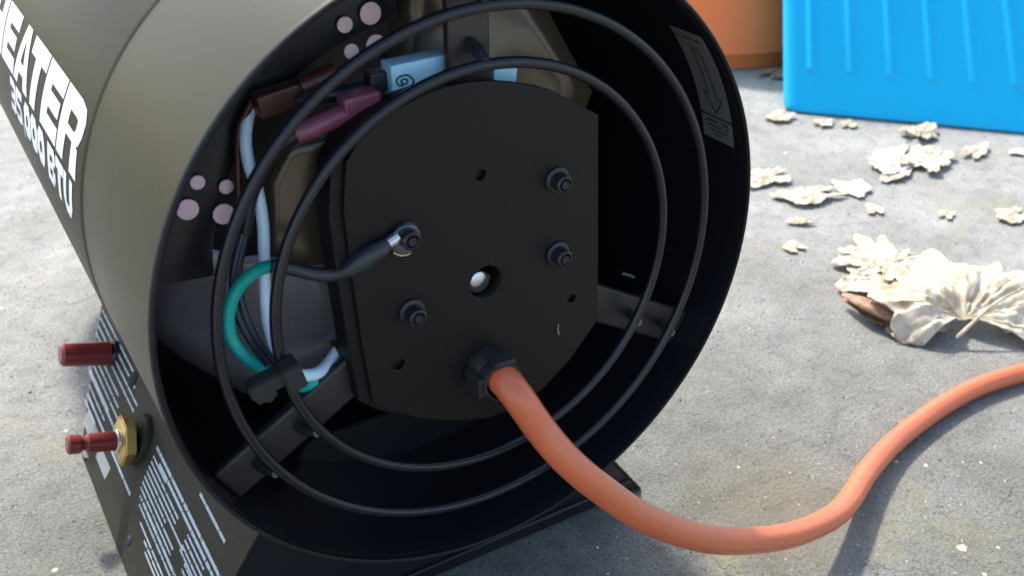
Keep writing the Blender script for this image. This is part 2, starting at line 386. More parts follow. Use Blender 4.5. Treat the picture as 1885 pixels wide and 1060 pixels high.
# fan: hub and four broad blades
turned('fan_hub', [(0, .020), (.002, .024), (.014, .024)], (0, .070, CZ), (0, 1, 0), 'blade', heater, 40)
def blade(a0, a1, yA, yB, name='fan_blade'):
    bm = bmesh.new(); rows = []
    for i in range(13):
        t = i/12; a = a0+(a1-a0)*t; col = []
        for k in range(9):
            u = k/8; r = .020+(.0955-.020)*u
            sweep = (u-.5)*10
            rr = min(r, .0955-.004*abs(2*t-1)**4)
            col.append(bm.verts.new(pol(rr, a*(1-.0)+sweep*(.4), yA+(yB-yA)*t+.002*math.sin(math.pi*t))))
        rows.append(col)
    for A, C in zip(rows, rows[1:]):
        for k in range(8): bm.faces.new((A[k], A[k+1], C[k+1], C[k]))
    o = link(name, bm, 'blade', heater)
    sm = o.modifiers.new('thick', 'SOLIDIFY'); sm.thickness = .0008
    return o
def blade_from(name, pts, m_='blade'):
    """twisted sheet blade through outline points, kept inside the inner wall"""
    P = []
    for p in pts:
        p = V(p); d = V((p.x, 0, p.z-CZ)); 
        if d.length > .0975: d *= .0975/d.length
        P.append(V((d.x, p.y, CZ+d.z)))
    bm = bmesh.new(); vs = [bm.verts.new(p) for p in P]; c = bm.verts.new(sum(P, V())/len(P))
    for k in range(len(vs)): bm.faces.new((vs[k], vs[(k+1) % len(vs)], c))
    bmesh.ops.subdivide_edges(bm, edges=bm.edges[:], cuts=2, use_grid_fill=True, smooth=.3)
    bmesh.ops.recalc_face_normals(bm, faces=bm.faces)
    o = link(name, bm, m_, heater); sm = o.modifiers.new('thick', 'SOLIDIFY'); sm.thickness = .0006
    return o
blade_from('fan_blade', [(-0.08558, 0.04600, 0.19108), (-0.07495, 0.04300, 0.18516), (-0.06270, 0.03800, 0.18045), (-0.04043, 0.03000, 0.18060), (-0.02887, 0.03000, 0.14924), (-0.03644, 0.03200, 0.13833), (-0.04965, 0.03800, 0.13111), (-0.06725, 0.04600, 0.12808), (-0.08245, 0.05200, 0.14301), (-0.09188, 0.05800, 0.15492)])
blade_from('fan_blade', [(-0.00381, 0.04600, 0.25455), (0.02001, 0.04200, 0.25246), (0.03856, 0.03800, 0.24448), (0.04418, 0.03400, 0.23115), (0.05459, 0.03000, 0.21102), (0.04860, 0.03000, 0.19920), (0.01598, 0.03000, 0.20764), (-0.00743, 0.03400, 0.21955), (-0.01351, 0.04200, 0.22993), (-0.00637, 0.04600, 0.24237)], 'warm_reflection')
blade_from('motor_flange', [(-0.05365, 0.03400, 0.20412), (-0.04663, 0.03400, 0.21574), (-0.03341, 0.03000, 0.21759), (-0.03134, 0.02800, 0.17436), (-0.04774, 0.03000, 0.17625), (-0.05722, 0.03200, 0.18164)], 'warm_reflection')

# rivets seen past the blades: two groups of four
def rivet(p, r):
    turned('rivet', [(0, r*.7), (.0003, r), (.0008, r)], V(p)+V((0, -.0008, 0)), (0, 1, 0), 'rivet', heater, 28)
    return
ring_surface('fan_shroud', [(.0408, .0978), (.0408, .0720), (.0418, .0720), (.0418, .0978)], 'inner', 96, 176, 40)
K = 1.
for P, r in (((-0.07216, 0.04000, 0.20534), .0021), ((-0.06443, 0.04000, 0.20219), .0021), ((-0.07609, 0.04000, 0.19796), .0031), ((-0.06640, 0.04000, 0.19415), .0031)): rivet(P, r)
for P, r in (((-0.02455, 0.04000, 0.24247), .0023), ((-0.02326, 0.04000, 0.23463), .0022), ((-0.01655, 0.04000, 0.24454), .0032), ((-0.01558, 0.04000, 0.23530), .0030)): rivet(P, r)

# wiring
tube('white_wire', [(-0.04827, 0.04300, 0.22510), (-0.05426, 0.04000, 0.22333), (-0.05796, 0.03600, 0.21742), (-0.05869, 0.03400, 0.21021), (-0.05789, 0.03200, 0.20254), (-0.05821, 0.03000, 0.19329), (-0.05977, 0.02800, 0.18417), (-0.06157, 0.02600, 0.17314), (-0.06302, 0.02200, 0.16650), (-0.06424, 0.01400, 0.16018)], .00175, 'white_wire', heater, 14)
tube('green_wire', [(-0.05682, 0.01400, 0.18597), (-0.06071, 0.01600, 0.18666), (-0.06535, 0.01900, 0.18471), (-0.07029, 0.02100, 0.18002), (-0.07390, 0.02100, 0.17322), (-0.07465, 0.02000, 0.16590), (-0.07246, 0.01700, 0.16041), (-0.06900, 0.01200, 0.15744), (-0.06670, 0.01000, 0.15592)], .00185, 'green', heater, 14)
tube('cable_sleeve', [(-0.06204, 0.01400, 0.18797), (-0.05643, 0.01300, 0.18581), (-0.05109, 0.01100, 0.18366), (-0.04632, 0.00900, 0.18321), (-0.04255, 0.00600, 0.18509)], .00205, 'sleeve', heater, 14)
tube('heat_shrink', [(-0.04337, 0.00600, 0.18498), (-0.03946, 0.00400, 0.18770), (-0.03553, 0.00250, 0.19033), (-0.03215, 0.00250, 0.19176)], [.0025, .0032, .0027, .0018], 'sleeve', heater, 16)
bm = bmesh.new(); lathe(bm, [(0, .0041), (.0004, .0046), (.0010, .0046), (.0012, .0041)], V((-0.02666, 0.00500, 0.19122))+V((0, -.0026, 0)), (0, 1, 0), 28)
link('ring_terminal', bm, 'tab', heater)
tube('terminal_barrel', [(-0.03253, 0.00280, 0.19139), (-0.03083, 0.00280, 0.19211), (-0.02903, 0.00300, 0.19272)], .0017, 'silver', heater, 12)
tube('brass_washer', [V((-0.02668, 0.00500, 0.19105))+V((.0047*math.cos(R_(a)), -.0016, .0047*math.sin(R_(a)))) for a in range(215, 292, 8)], .0004, 'brass', heater, 8, 2)
for q in range(2):
    dx = q*9
    tube('black_wire', [(-0.06356, 0.03000, 0.19126) if q == 0 else (-0.06447, 0.03000, 0.19151), (-0.06809, 0.02700, 0.18173) if q == 0 else (-0.06929, 0.02700, 0.18208), (-0.06920, 0.02400, 0.17289) if q == 0 else (-0.07114, 0.02400, 0.17259), (-0.06808, 0.01900, 0.16425) if q == 0 else (-0.06972, 0.01900, 0.16389), (-0.06594, 0.01100, 0.15915) if q == 0 else (-0.06756, 0.01100, 0.15899)], .0012, 'sleeve', heater, 10)
tube('white_lead', [(-0.06200, 0.01000, 0.15460), (-0.05750, 0.01200, 0.15122), (-0.05270, 0.01400, 0.14928), (-0.04802, 0.01700, 0.14938), (-0.04306, 0.02000, 0.15144)], .0019, 'white_wire', heater, 14)
tube('green_lead', [(-0.06123, 0.00900, 0.15037), (-0.05793, 0.01200, 0.14733), (-0.05384, 0.01400, 0.14657)], .0016, 'green', heater, 12)
tube('dark_lead', [(-0.04827, 0.02000, 0.14336), (-0.04333, 0.02000, 0.14858), (-0.03899, 0.01900, 0.15218)], .0026, 'sleeve', heater, 12)
box('brown_terminal', (-0.04126, 0.02000, 0.14984), (.0036, .003, .0034), 'rust', heater, bev=.0006)
# grey strap to the lower left
a = V((-0.05343, 0.02000, 0.13616)); b = V((-0.03590, 0.01800, 0.14713)); d = (b-a).normalized()
box('strap', (a+b)/2, ((b-a).length/2, .0005, .0024), 'blade', heater, X=d, Y=d.cross(V((0, 0, 1))).cross(d).cross(d) if False else V((0, 1, 0)), Z=d.cross(V((0, 1, 0))), bev=.0002)
# cable clip on the inner ring
cc = V((-0.07030, 0.00200, 0.16014)); X = (V((-0.06251, 0.00200, 0.16240))-V((-0.07767, 0.00200, 0.15889))).normalized(); Z = X.cross(V((0, 1, 0))).normalized()
bm = bmesh.new(); box_bm(bm, cc, (.0066, .0026, .0025), X, (0, 1, 0), Z); box_bm(bm, cc+X*.0058+V((0, -.0006, 0))-Z*.0008, (.0028, .0036, .0042), X, (0, 1, 0), Z)
box_bm(bm, cc-X*.0028-Z*.003, (.0030, .0020, .0018), X, (0, 1, 0), Z)
box_bm(bm, cc-X*.0022-Z*.0050, (.0012, .0013, .0012), X, (0, 1, 0), Z)
bmesh.ops.bevel(bm, geom=bm.edges[:], offset=.0005, segments=2, affect='EDGES')
link('cable_clip', bm, 'rubber', heater)

tube('mark_tube', [(0.06256, 0.02000, 0.14648), (0.06475, 0.02000, 0.14540), (0.06822, 0.02000, 0.14329)], .0009, 'tab', heater, 8)  # thin tube standing in for a small printed mark
# connectors at the top
def conn(name, pa, pb, w, t, m, bev=.0006):
    a, b = V(pa), V(pb); d = (b-a).normalized(); z = d.cross(V((0, 1, 0))).normalized()
    return box(name, (a+b)/2, ((b-a).length/2, t, w), m, heater, X=d, Y=z.cross(d), Z=z, bev=bev)
c1 = conn('white_connector', (-0.02159, 0.02000, 0.23165), (-0.00309, 0.02000, 0.23218), .0046, .0035, 'nylon')
conn('connector_latch', (-0.02654, 0.02200, 0.23135), (-0.01903, 0.02200, 0.23126), .0026, .0025, 'sleeve')
conn('white_connector', (-0.01855, 0.01600, 0.22452), (-0.00541, 0.01600, 0.22726), .0026, .0025, 'nylon')
conn('clear_terminal', (0.00883, 0.01600, 0.22870), (0.01643, 0.01600, 0.22786), .0021, .002, 'nylon', .0004)
conn('plum_terminal', (-0.03639, 0.01800, 0.22594), (-0.02550, 0.01800, 0.22648), .0042, .0032, 'plum', .0012)
tube('plum_terminal_sleeve', [(-0.04888, 0.02000, 0.22151), (-0.04455, 0.01900, 0.22264), (-0.04095, 0.01800, 0.22393), (-0.03587, 0.01800, 0.22477)], [.0026, .0030, .0028, .0030], 'plum', heater, 16)
conn('brown_terminal', (-0.05414, 0.03600, 0.22517), (-0.03975, 0.03600, 0.22719), .0035, .003, 'rust', .001)
tube('brown_terminal_sleeve', [(-0.04159, 0.03400, 0.22905), (-0.03619, 0.03400, 0.23027), (-0.03121, 0.03400, 0.23158)], .0028, 'rust', heater, 14)
tube('black_wire', [(-0.02182, 0.02400, 0.22994), (-0.03049, 0.02700, 0.22752), (-0.03733, 0.03000, 0.22711), (-0.04225, 0.03400, 0.22604)], .0022, 'sleeve', heater, 12)
tube('black_wire', [(-0.04844, 0.02000, 0.22141), (-0.05229, 0.02200, 0.21860), (-0.05545, 0.02600, 0.21237), (-0.06032, 0.02900, 0.20263), (-0.06356, 0.03000, 0.19126)], .0016, 'sleeve', heater, 12)
tube('brown_wire', [(-0.05464, 0.03800, 0.22559), (-0.05900, 0.03800, 0.21856), (-0.06111, 0.03700, 0.20803), (-0.06319, 0.03400, 0.19801)], .0011, 'rust', heater, 10)
# printed mark on the connector, a round figure
def stroke(name, pts, m, wdt, parent):
    return tube(name, pts, wdt, m, parent, 8, 6)
mk = bmesh.new()
for pts in ([(-0.01595, 0.01630, 0.23217), (-0.01705, 0.01630, 0.23312), (-0.01900, 0.01630, 0.23316), (-0.02036, 0.01630, 0.23233), (-0.01997, 0.01630, 0.23089), (-0.01853, 0.01630, 0.23032)],
            [(-0.01909, 0.01630, 0.23180), (-0.01808, 0.01630, 0.23224), (-0.01714, 0.01630, 0.23161), (-0.01752, 0.01630, 0.23076), (-0.01866, 0.01630, 0.23096), (-0.01909, 0.01630, 0.23180)],
            [(-0.01595, 0.01630, 0.23217), (-0.01519, 0.01630, 0.23111), (-0.01608, 0.01630, 0.23004), (-0.01759, 0.01630, 0.22969)]):
    tube_bm(mk, smooth_path(pts, 5), .00023, 6)
link('printed_mark', mk, 'ink', c1)

# arrow label on the inner wall, right side
RL = .0979
def wall_patch(bm, cor, r, nu=1, nv=10):
    """cor: four (y, deg) corners in order; mapped on the inner wall at radius r"""
    g = []
    for j in range(nv+1):
        v = j/nv; row = []
        for i in range(nu+1):
            u = i/nu
            y = (cor[0][0]*(1-u)+cor[1][0]*u)*(1-v)+(cor[3][0]*(1-u)+cor[2][0]*u)*v
            a = (cor[0][1]*(1-u)+cor[1][1]*u)*(1-v)+(cor[3][1]*(1-u)+cor[2][1]*u)*v
            row.append(bm.verts.new(pol(r, a, y)))
        g.append(row)
    for j in range(nv):
        for i in range(nu): bm.faces.new((g[j][i], g[j][i+1], g[j+1][i+1], g[j+1][i]))
bm = bmesh.new(); wall_patch(bm, [(.0190, 39.8), (.0034, 39.6), (.0052, 12.7), (.0204, 12.8)], RL, 1, 14)
lab = link('arrow_label', bm, 'foil', heater)
bm = bmesh.new(); RA = .09775
def wseg(p, q, wd):
    (y0, a0), (y1, a1) = p, q
    k = math.degrees(1/.098)
    dy, da = y1-y0, (a1-a0)/k; L = math.hypot(dy, da); ny, na = -da/L*wd/2, dy/L*wd/2*k
    wall_patch(bm, [(y0+ny, a0+na), (y0-ny, a0-na), (y1-ny, a1-na), (y1+ny, a1+na)], RA, 1, max(1, int(abs(a1-a0)/2)))
ym = .0118
arrow = [(ym-.0016, 35), (ym+.0016, 35), (ym+.0018, 23.5), (ym+.0042, 24), (ym+.0002, 19.2), (ym-.0042, 22.6), (ym-.0018, 23.1)]
for i in range(len(arrow)): wseg(arrow[i], arrow[(i+1) % len(arrow)], .00045)
link('printed_arrow', bm, 'ink', lab)
bm = bmesh.new()
rnd = random.Random(5)
for k, (a_, hw, sz) in enumerate([(37.6, .0058, .0010), (18.2, .0074, .0011), (17.0, .0058, .0010), (15.9, .0052, .0009), (14.9, .0042, .0009), (14.0, .0024, .0008)]):
    y = ym+.0004-hw
    while y < ym+hw:
        wl = rnd.uniform(.0006, .0013)
        if rnd.random() < .88: wseg((y, a_), (y+wl*.8, a_), sz*rnd.uniform(.55, .8))
        y += wl
tag(link('printed_text', bm, 'ink', lab), kind='stuff')

# lettering on the shell ------------------------------------------------
def letter_patch(bm, q, r=.10078):
    """q: four (y, deg) corners -> subdivided patch on the outside of the shell, left side"""
    n = max(1, int(max(abs(q[0][1]-q[3][1]), abs(q[1][1]-q[2][1]))/1.2)); g = []
    for j in range(n+1):
        v = j/n
        row = []
        for u in (0, 1):
            y = (q[0][0]*(1-u)+q[1][0]*u)*(1-v)+(q[3][0]*(1-u)+q[2][0]*u)*v
            a = (q[0][1]*(1-u)+q[1][1]*u)*(1-v)+(q[3][1]*(1-u)+q[2][1]*u)*v
            row.append(bm.verts.new(pol(r, 180-a, y)))
        g.append(row)
    for j in range(n): bm.faces.new((g[j][0], g[j][1], g[j+1][1], g[j+1][0]))
G = {}
def rc(x0, y0, x1, y1): return [(x0, y0), (x1, y0), (x1, y1), (x0, y1)]
G['H'] = [rc(0, 0, .34, 1), rc(.66, 0, 1, 1), rc(.34, .36, .66, .66)]
G['E'] = [rc(0, 0, .36, 1), rc(.36, .72, 1, 1), rc(.36, .38, .94, .62), rc(.36, 0, 1, .27)]
G['A'] = [[(0, 0), (.30, 0), (.50, .80), (.36, 1)], [(.70, 0), (1, 0), (.64, 1), (.50, .80)], [(.50, .80), (.50, .80), (.64, 1), (.36, 1)], [(.357, .20), (.643, .20), (.602, .38), (.398, .38)]]
G['T'] = [rc(0, .72, 1, 1), rc(.32, 0, .68, .72)]
def roundbox(x0, y0, x1, y1, t, c):
    o = [(x0+c, y0), (x1-c, y0), (x1, y0+c), (x1, y1-c), (x1-c, y1), (x0+c, y1), (x0, y1-c), (x0, y0+c)]
    k = c*.35
    i = [(x0+t+k, y0+t), (x1-t-k, y0+t), (x1-t, y0+t+k), (x1-t, y1-t-k), (x1-t-k, y1-t), (x0+t+k, y1-t), (x0+t, y1-t-k), (x0+t, y0+t+k)]
    return [[o[a], o[(a+1) % 8], i[(a+1) % 8], i[a]] for a in range(8)]
G['R'] = [rc(0, 0, .34, 1), rc(.34, .74, .62, 1), [(.62, .74), (.62, 1), (.86, .95), (.70, .72)], [(.70, .72), (.86, .95), (.97, .80), (.70, .66)],
          [(.70, .66), (.97, .80), (.97, .60), (.70, .60)], [(.34, .40), (.34, .54), (.66, .54), (.74, .40)], [(.66, .54), (.70, .60), (.97, .60), (.90, .46)],
          [(.66, .54), (.90, .46), (.82, .40), (.74, .40)], [(.64, .40), (.90, .40), (1., .0), (.68, .0)]]
G['0'] = roundbox(0, 0, 1, 1, .34, .24)
G['U'] = [rc(0, .3, .32, 1), rc(.68, .3, 1, 1), [(0, .3), (.25, 0), (.38, .26), (.32, .3)], [(.25, 0), (.75, 0), (.62, .26), (.38, .26)], [(.75, 0), (1, .3), (.68, .3), (.62, .26)]]
G['B'] = [rc(0, 0, .32, 1), rc(.32, .76, .8, 1), rc(.32, .40, .8, .60), rc(.32, 0, .8, .24), [(.8, .76), (.8, 1), (1, .85), (.72, .76)][0:4],
          [(.68, .6), (.68, .76), (.98, .86), (.98, .58)], [(.68, .24), (.68, .4), (1, .46), (1, .12)]]
G['3'] = [rc(0, .76, .7, 1), rc(.2, .40, .7, .60), rc(0, 0, .7, .24), [(.7, 0), (1, .14), (1, .46), (.7, .46)], [(.7, .54), (1, .54), (1, .86), (.7, 1)], rc(.7, .46, .94, .54)]
G['5'] = [rc(0, .76, 1, 1), rc(0, .44, .3, .76), [(.3, .44), (.3, .62), (.7, .62), (.7, .44)], [(.7, .44), (.7, .62), (1, .46), (.72, .40)], [(.68, .24), (.72, .40), (1, .46), (1, .14)], [(.1, 0), (.7, 0), (1, .14), (.68, .24)], [(.1, 0), (.68, .24), (.0, .24), (.0, .04)]]
G[','] = [[(.2, -.22), (.5, -.22), (.8, .22), (.3, .22)]]
G['N'] = [rc(0, 0, .3, 1), rc(.7, 0, 1, 1), [(.3, .62), (.7, .0), (.7, .38), (.3, 1)]]
def put(bm, ch, y_left, a_base, wdt, hgt, shear):
    """y_left: axial place of the glyph's left foot; text runs towards smaller y"""
    for q in G[ch]:
        letter_patch(bm, [(y_left-(x*wdt+v*shear), a_base+v*hgt) for x, v in q])
bm = bmesh.new(); yl = .2690
for ch, wd, gap in (('H', .0285, .002), ('E', .0290, .0010), ('A', .0312, -.0033), ('T', .0292, .0017), ('E', .0288, .0017), ('R', .0315, 0)):
    put(bm, ch, yl, 13.4, wd, 13.9, .0050); yl -= wd+gap
link('shell_lettering', bm, 'white', heater)
bm = bmesh.new(); yl = .2190
for ch, wd, gap in (('3', .0135, .0010), ('5', .0135, .0008), (',', .004, .0004), ('0', .0138, .0009), ('0', .0138, .0009), ('0', .0138, .0060), ('B', .0138, .0010), ('T', .0130, .0008), ('U', .0138, 0)):
    put(bm, ch, yl, 4.2, wd, 8.0, .0022); yl -= wd+gap
link('shell_lettering', bm, 'white', heater)

# base: leaning side panels, rear and front panels, tray ---------------------
ZB = .0006
def pan_x(z): return -.110+(z-0)*(.38/.54)*1.0
XB, XT, ZT = .110, .110-.068, .068/ (.38/.54)
def slab(name, quad, th, m, parent=heater, bev=.0005):
    """quad: four corner points (outer face), pushed inwards by th along -normal"""
    q = [V(p) for p in quad]; n = (q[1]-q[0]).cross(q[3]-q[0]).normalized()
    bm = bmesh.new(); A = [bm.verts.new(p) for p in q]; B = [bm.verts.new(p-n*th) for p in q]
    bm.faces.new(A); bm.faces.new(B[::-1])
    for i in range(4): bm.faces.new((A[i], B[i], B[(i+1) % 4], A[(i+1) % 4]))
    bmesh.ops.recalc_face_normals(bm, faces=bm.faces)
    bmesh.ops.bevel(bm, geom=bm.edges[:], offset=bev, segments=2, affect='EDGES')
    return link(name, bm, m, parent)
SL = .38/.54                       # run over rise of the leaning side panels
y0, y1, ztop = .0560, .2240, .092
yb1, yt1 = .2206, .2206+.0594/.044*ztop*.98       # the front edge runs forward as it rises
pl = slab('side_panel', [(-.110+ZB*SL, yb1, ZB), (-.110+ZB*SL, y0, ZB), (-.110+ztop*SL, y0, ztop), (-.110+ztop*SL, yt1, ztop)], .0012, 'panel', bev=.0003)
slab('side_panel', [(.110-ZB*SL, y0, ZB), (.110-ZB*SL, yb1, ZB), (.110-ztop*SL, yt1, ztop), (.110-ztop*SL, y0, ztop)], .0012, 'panel', bev=.0003)
e = .0016
slab('rear_panel', [(-.110+ZB*SL+e, y0+.0008, ZB), (.110-ZB*SL-e, y0+.0008, ZB), (.110-ztop*SL-e, y0+.0008, ztop), (-.110+ztop*SL+e, y0+.0008, ztop)], .0012, 'black')
slab('front_panel', [(.110-ZB*SL-e, yb1-.0008, ZB), (-.110+ZB*SL+e, yb1-.0008, ZB), (-.110+ztop*SL+e, yt1-.0008, ztop), (.110-ztop*SL-e, yt1-.0008, ztop)], .0012, 'black')
box('base_tray', (0, (y0+yb1)/2, .0025), (.104, (yb1-y0)/2-.002, .0012), 'black', heater, bev=.0004)
bm = bmesh.new(); tube_bm(bm, [V((-.1020, y0-.0003, .0085)), V((0, y0-.0003, .0085)), V((.1020, y0-.0003, .0085))], .0007, 8)
link('panel_bead', bm, 'black', heater)
pn = V((-.54, 0, .38)).normalized()
def on_panel(y, z, off=.0): return V((-.110+z*SL, y, z))+pn*off
turned('panel_screw', [(0, .0012), (.0006, .0024), (.0010, .0024)], on_panel(.1373, .008, .0008), -pn, 'bolt', heater, 16)
turned('rubber_foot', [(0, .004), (.004, .0055)], (-.104, .214, .0), (0, 0, 1), 'rubber', heater, 18)
turned('panel_grommet', [(0, .0030), (.0008, .0042), (.0012, .0042)], on_panel(.2060, .0425, .0010), -pn, 'hole', heater, 20)

# printed text on the panel: rows of tiny marks, reading along the heater
rnd = random.Random(11)
pt = bmesh.new()
def prow(ya, yb, z, hh=.0009, gap=.05):
    """a row from ya down to yb (metres) at panel height z"""
    y = ya
    while y > yb:
        wl = rnd.uniform(.0005, .0011)
        if rnd.random() > gap*.5:
            h1 = hh*rnd.uniform(.75, 1.0)
            P = [on_panel(y, z-h1/2, .00012), on_panel(y-wl*.86, z-h1/2, .00012), on_panel(y-wl*.86, z+h1/2, .00012), on_panel(y, z+h1/2, .00012)]
            pt.faces.new([pt.verts.new(p) for p in P])
        y -= wl
        if rnd.random() < .06: y -= .0005
for k, (ya, yb) in enumerate([(.276, .206), (.274, .200), (.272, .189), (.270, .190)]): prow(ya, yb, .0445-k*.0029)
for k, (ya, yb) in enumerate([(.262, .212), (.262, .207), (.260, .200), (.258, .214)]): prow(ya, yb, .0322-k*.0027)
prow(.2560, .1800, .0232, .0013, .05); prow(.2480, .2130, .0200); prow(.2450, .1550, .0172, .0013, .05); prow(.2440, .2200, .0145)
prow(.1540, .0600, .0385, .0014, .05); prow(.1460, .0600, .0362, .0013, .05)
for k, (ya, yb) in enumerate([(.098, .060), (.098, .066)]): prow(ya, yb, .0300-k*.0016)
for k, (ya, yb) in enumerate([(.1530, .1330), (.1526, .1100), (.1524, .1100), (.1520, .0960), (.1516, .1180), (.1510, .1030), (.1500, .1020)]): prow(ya, yb, .0352-k*.00195)
prow(.1470, .0560, .0215, .0013, .05); prow(.1440, .0580, .0195)
prow(.1360, .0620, .0165); prow(.1260, .0600, .0148); prow(.1210, .0600, .0131)
prow(.0980, .0760, .0340); prow(.0980, .0720, .0320); prow(.0900, .0640, .0275); prow(.0900, .0600, .0255)
prow(.1043, .0726, .0466, .0013, .04)
tag(link('printed_text', pt, 'print', pl), kind='stuff')
bm = bmesh.new()
for ya, yb, za, zb in ((.2350, .2080, .0085, .0145), (.2040, .1840, .0080, .0130)):
    bm.faces.new([bm.verts.new(on_panel(y, z, .0001)) for y, z in ((ya, za), (yb, za), (yb, zb), (ya, zb))])
link('printed_panel_box', bm, 'grey_print', pl)

# gas fitting and igniter button on the side panel
ka = V((-.93, 0, .28)).normalized()
f0 = on_panel(.1716, .0329, .0)
turned('fitting_flange', [(0, .0108), (.0012, .0116), (.0026, .0116)], f0+pn*.0028, -pn, 'panel', heater, 36)
bm = bmesh.new(); lathe(bm, [(-.0002, .0098), (.0008, .0116), (.0052, .0118), (.0058, .0100)], f0+ka*.0095, -ka, 6)
bmesh.ops.bevel(bm, geom=bm.edges[:], offset=.0004, segments=2, affect='EDGES')
link('brass_hex_nut', bm, 'brass', heater, loc=None)
turned('fitting_collar', [(0, .0048), (.0006, .0056), (.0016, .0056)], f0+ka*.0110, -ka, 'silver', heater, 28)
turned('fitting_cap', [(0, .0034), (.0008, .0043), (.0050, .0043), (.0064, .0030), (.0074, .0030), (.0086, .0043), (.0210, .0043)], f0+ka*.0310, -ka, 'knob', heater, 28)
k0 = on_panel(.2390, .0395, .0)
turned('igniter_button', [(0, .0042), (.0014, .0057), (.0190, .0060), (.0230, .0060)], k0+ka*.0250, -ka, 'knob', heater, 32)
turned('button_collar', [(0, .0060), (.0010, .0066), (.0022, .0066)], k0+pn*.0022, -pn, 'black', heater, 28)

# ------------------------------------------------------------------ orange red cord
cord_pts = [(-0.00085, 0.00200, 0.13890), (-0.00025, -0.00600, 0.13890), (0.00160, -0.01100, 0.13490), (0.00702, -0.01512, 0.12350), (0.01307, -0.02021, 0.11300), (0.02322, -0.02450, 0.10000), (0.04179, -0.02814, 0.08000), (0.06961, -0.02927, 0.05800), (0.10167, -0.02610, 0.03900), (0.13214, -0.02121, 0.02500), (0.16586, -0.01221, 0.01400), (0.19997, 0.00332, 0.00900), (0.23332, 0.01479, 0.00600), (0.27427, 0.02220, 0.00520), (0.30625, 0.02394, 0.00520), (0.33890, 0.01987, 0.00520), (0.37578, 0.01264, 0.00520), (0.41253, -0.00674, 0.00520)]
cord = tube('power_cord', cord_pts, .0051, 'cord', None, 24, 10)
tag(cord, 'thick orange red rubber cord leaving the heater and snaking off across the concrete', 'cord')

# ------------------------------------------------------------------ orange bucket
bc = V((0.58396, 0.57686, 0.00000)); bc.z = 0
dv = (bc-V(cam.location)); dv.z = 0; dv.normalize()
tgt = V((0.58691, 0.49001, 0.00000))
RB = .130
side = V((dv.y, -dv.x, 0))
bc = tgt + dv*(RB*.93) - side*(RB*.42)
bucket = empty('plastic_bucket', (bc.x, bc.y, 0)); tag(bucket, 'low orange plastic bucket standing behind the bright blue ribbed container', 'bucket')
turned('bucket_wall', [(.0, RB-.008), (.0006, RB-.0045), (.014, RB-.0045), (.0155, RB-.0035), (.0165, RB), (.13, RB-.034), (.13, RB-.037), (.02, RB-.004)], (0, 0, 0), (0, 0, 1), 'orange', bucket, 96)
turned('bucket_rim', [(.124, RB-.0332), (.125, RB-.028), (.134, RB-.028), (.135, RB-.036)], (0, 0, 0), (0, 0, 1), 'orange', bucket, 96)

# ------------------------------------------------------------------ blue ribbed container
A = V((0.52071, 0.39102, 0.00000)); B = V((0.65367, 0.24431, 0.00000)); A.z = B.z = 0
u = (B-A).normalized(); n_out = V((u.y, -u.x, 0))
if n_out.dot(V(cam.location)-A) < 0: n_out = -n_out
upv = V((ax[1][0], ax[1][1], ax[1][2]))
LW, DP, HT = .30, .19, .125
tub = empty('plastic_tub', (A.x, A.y, 0)); tag(tub, 'bright blue plastic container with vertical ribs standing on the concrete', 'container')
# front face leans back; base wider than the top
kx = upv.dot(u)/upv.z; ky = -upv.dot(n_out)/upv.z
def fr(s, hgt, o=0.):   # point on the front face: s along the bottom edge, height, outward offset
    return u*(s+kx*hgt)-n_out*(ky*hgt)+V((0, 0, hgt))+n_out*o
def ribs(s, hgt):
    o = 0.
    for k in range(12):
        c = .0262+k*.0341
        if c > LW-.01: break
        wd = .0060; top = hgt > .0255+.0
        d = abs(s-c)
        if d < wd:
            f = .5+.5*math.cos(math.pi*d/wd)
            e2 = min(1., max(0., (hgt-.0335)/.003)); o += .0024*f*e2*e2*(3-2*e2)
    return o
bm = bmesh.new(); NS, NH = 300, 90; rows = []
rc_ = .012
def foot(sg):           # rounded rectangle footprint: returns (s, depth)
    per = [(LW-2*rc_), math.pi/2*rc_, DP-2*rc_, math.pi/2*rc_, LW-2*rc_, math.pi/2*rc_, DP-2*rc_, math.pi/2*rc_]
    t = sg
    cs = [(rc_, 0), (LW-rc_, rc_), (LW, rc_), (LW-rc_, DP-rc_), (LW-rc_, DP), (rc_, DP-rc_), (0, DP-rc_), (rc_, rc_)]
    k = 0
    while k < 7 and t > per[k]: t -= per[k]; k += 1
    f = t/per[k]
    if k == 0: return rc_+t, 0
    if k == 2: return LW, rc_+t
    if k == 4: return LW-rc_-t, DP
    if k == 6: return 0, DP-rc_-t
    a = {1: -90, 3: 0, 5: 90, 7: 180}[k]+90*f; c = cs[k]
    return c[0]+rc_*math.cos(R_(a)), c[1]+rc_*math.sin(R_(a))
PER = 2*(LW-2*rc_)+2*(DP-2*rc_)+2*math.pi*rc_
samp = []
nfront = 260
for i in range(nfront): samp.append((LW-2*rc_)*i/nfront)
for i in range(140): samp.append((LW-2*rc_)+(PER-(LW-2*rc_))*i/140)
hs = [0, .0004, .0012, .0026, .0045]+[.007+.0055*i for i in range(5)]+[.031+.0009*i for i in range(9)]+[.042+.0090*i for i in range(10)]
for hgt in hs:
    row = []
    inset = .0045*(1-min(1, hgt/.0045))**2
    for t in samp:
        s, dd = foot(t)
        # side taper left/right small, back face leans forward a little
        cx, cy = s-LW/2, dd-DP/2
        sc = 1-inset/(DP/2)
        s2, d2 = LW/2+cx*sc, DP/2+cy*sc
        shrink = d2/DP
        p = u*(s2+kx*hgt*(1-.0)-(.18*hgt)*(s2/LW))-n_out*(d2+ky*hgt*(1-shrink)-.12*hgt*shrink)+V((0, 0, hgt))
        if dd < 1e-6: p += n_out*ribs(s2, hgt)
        row.append(bm.verts.new(p))
    rows.append(row)
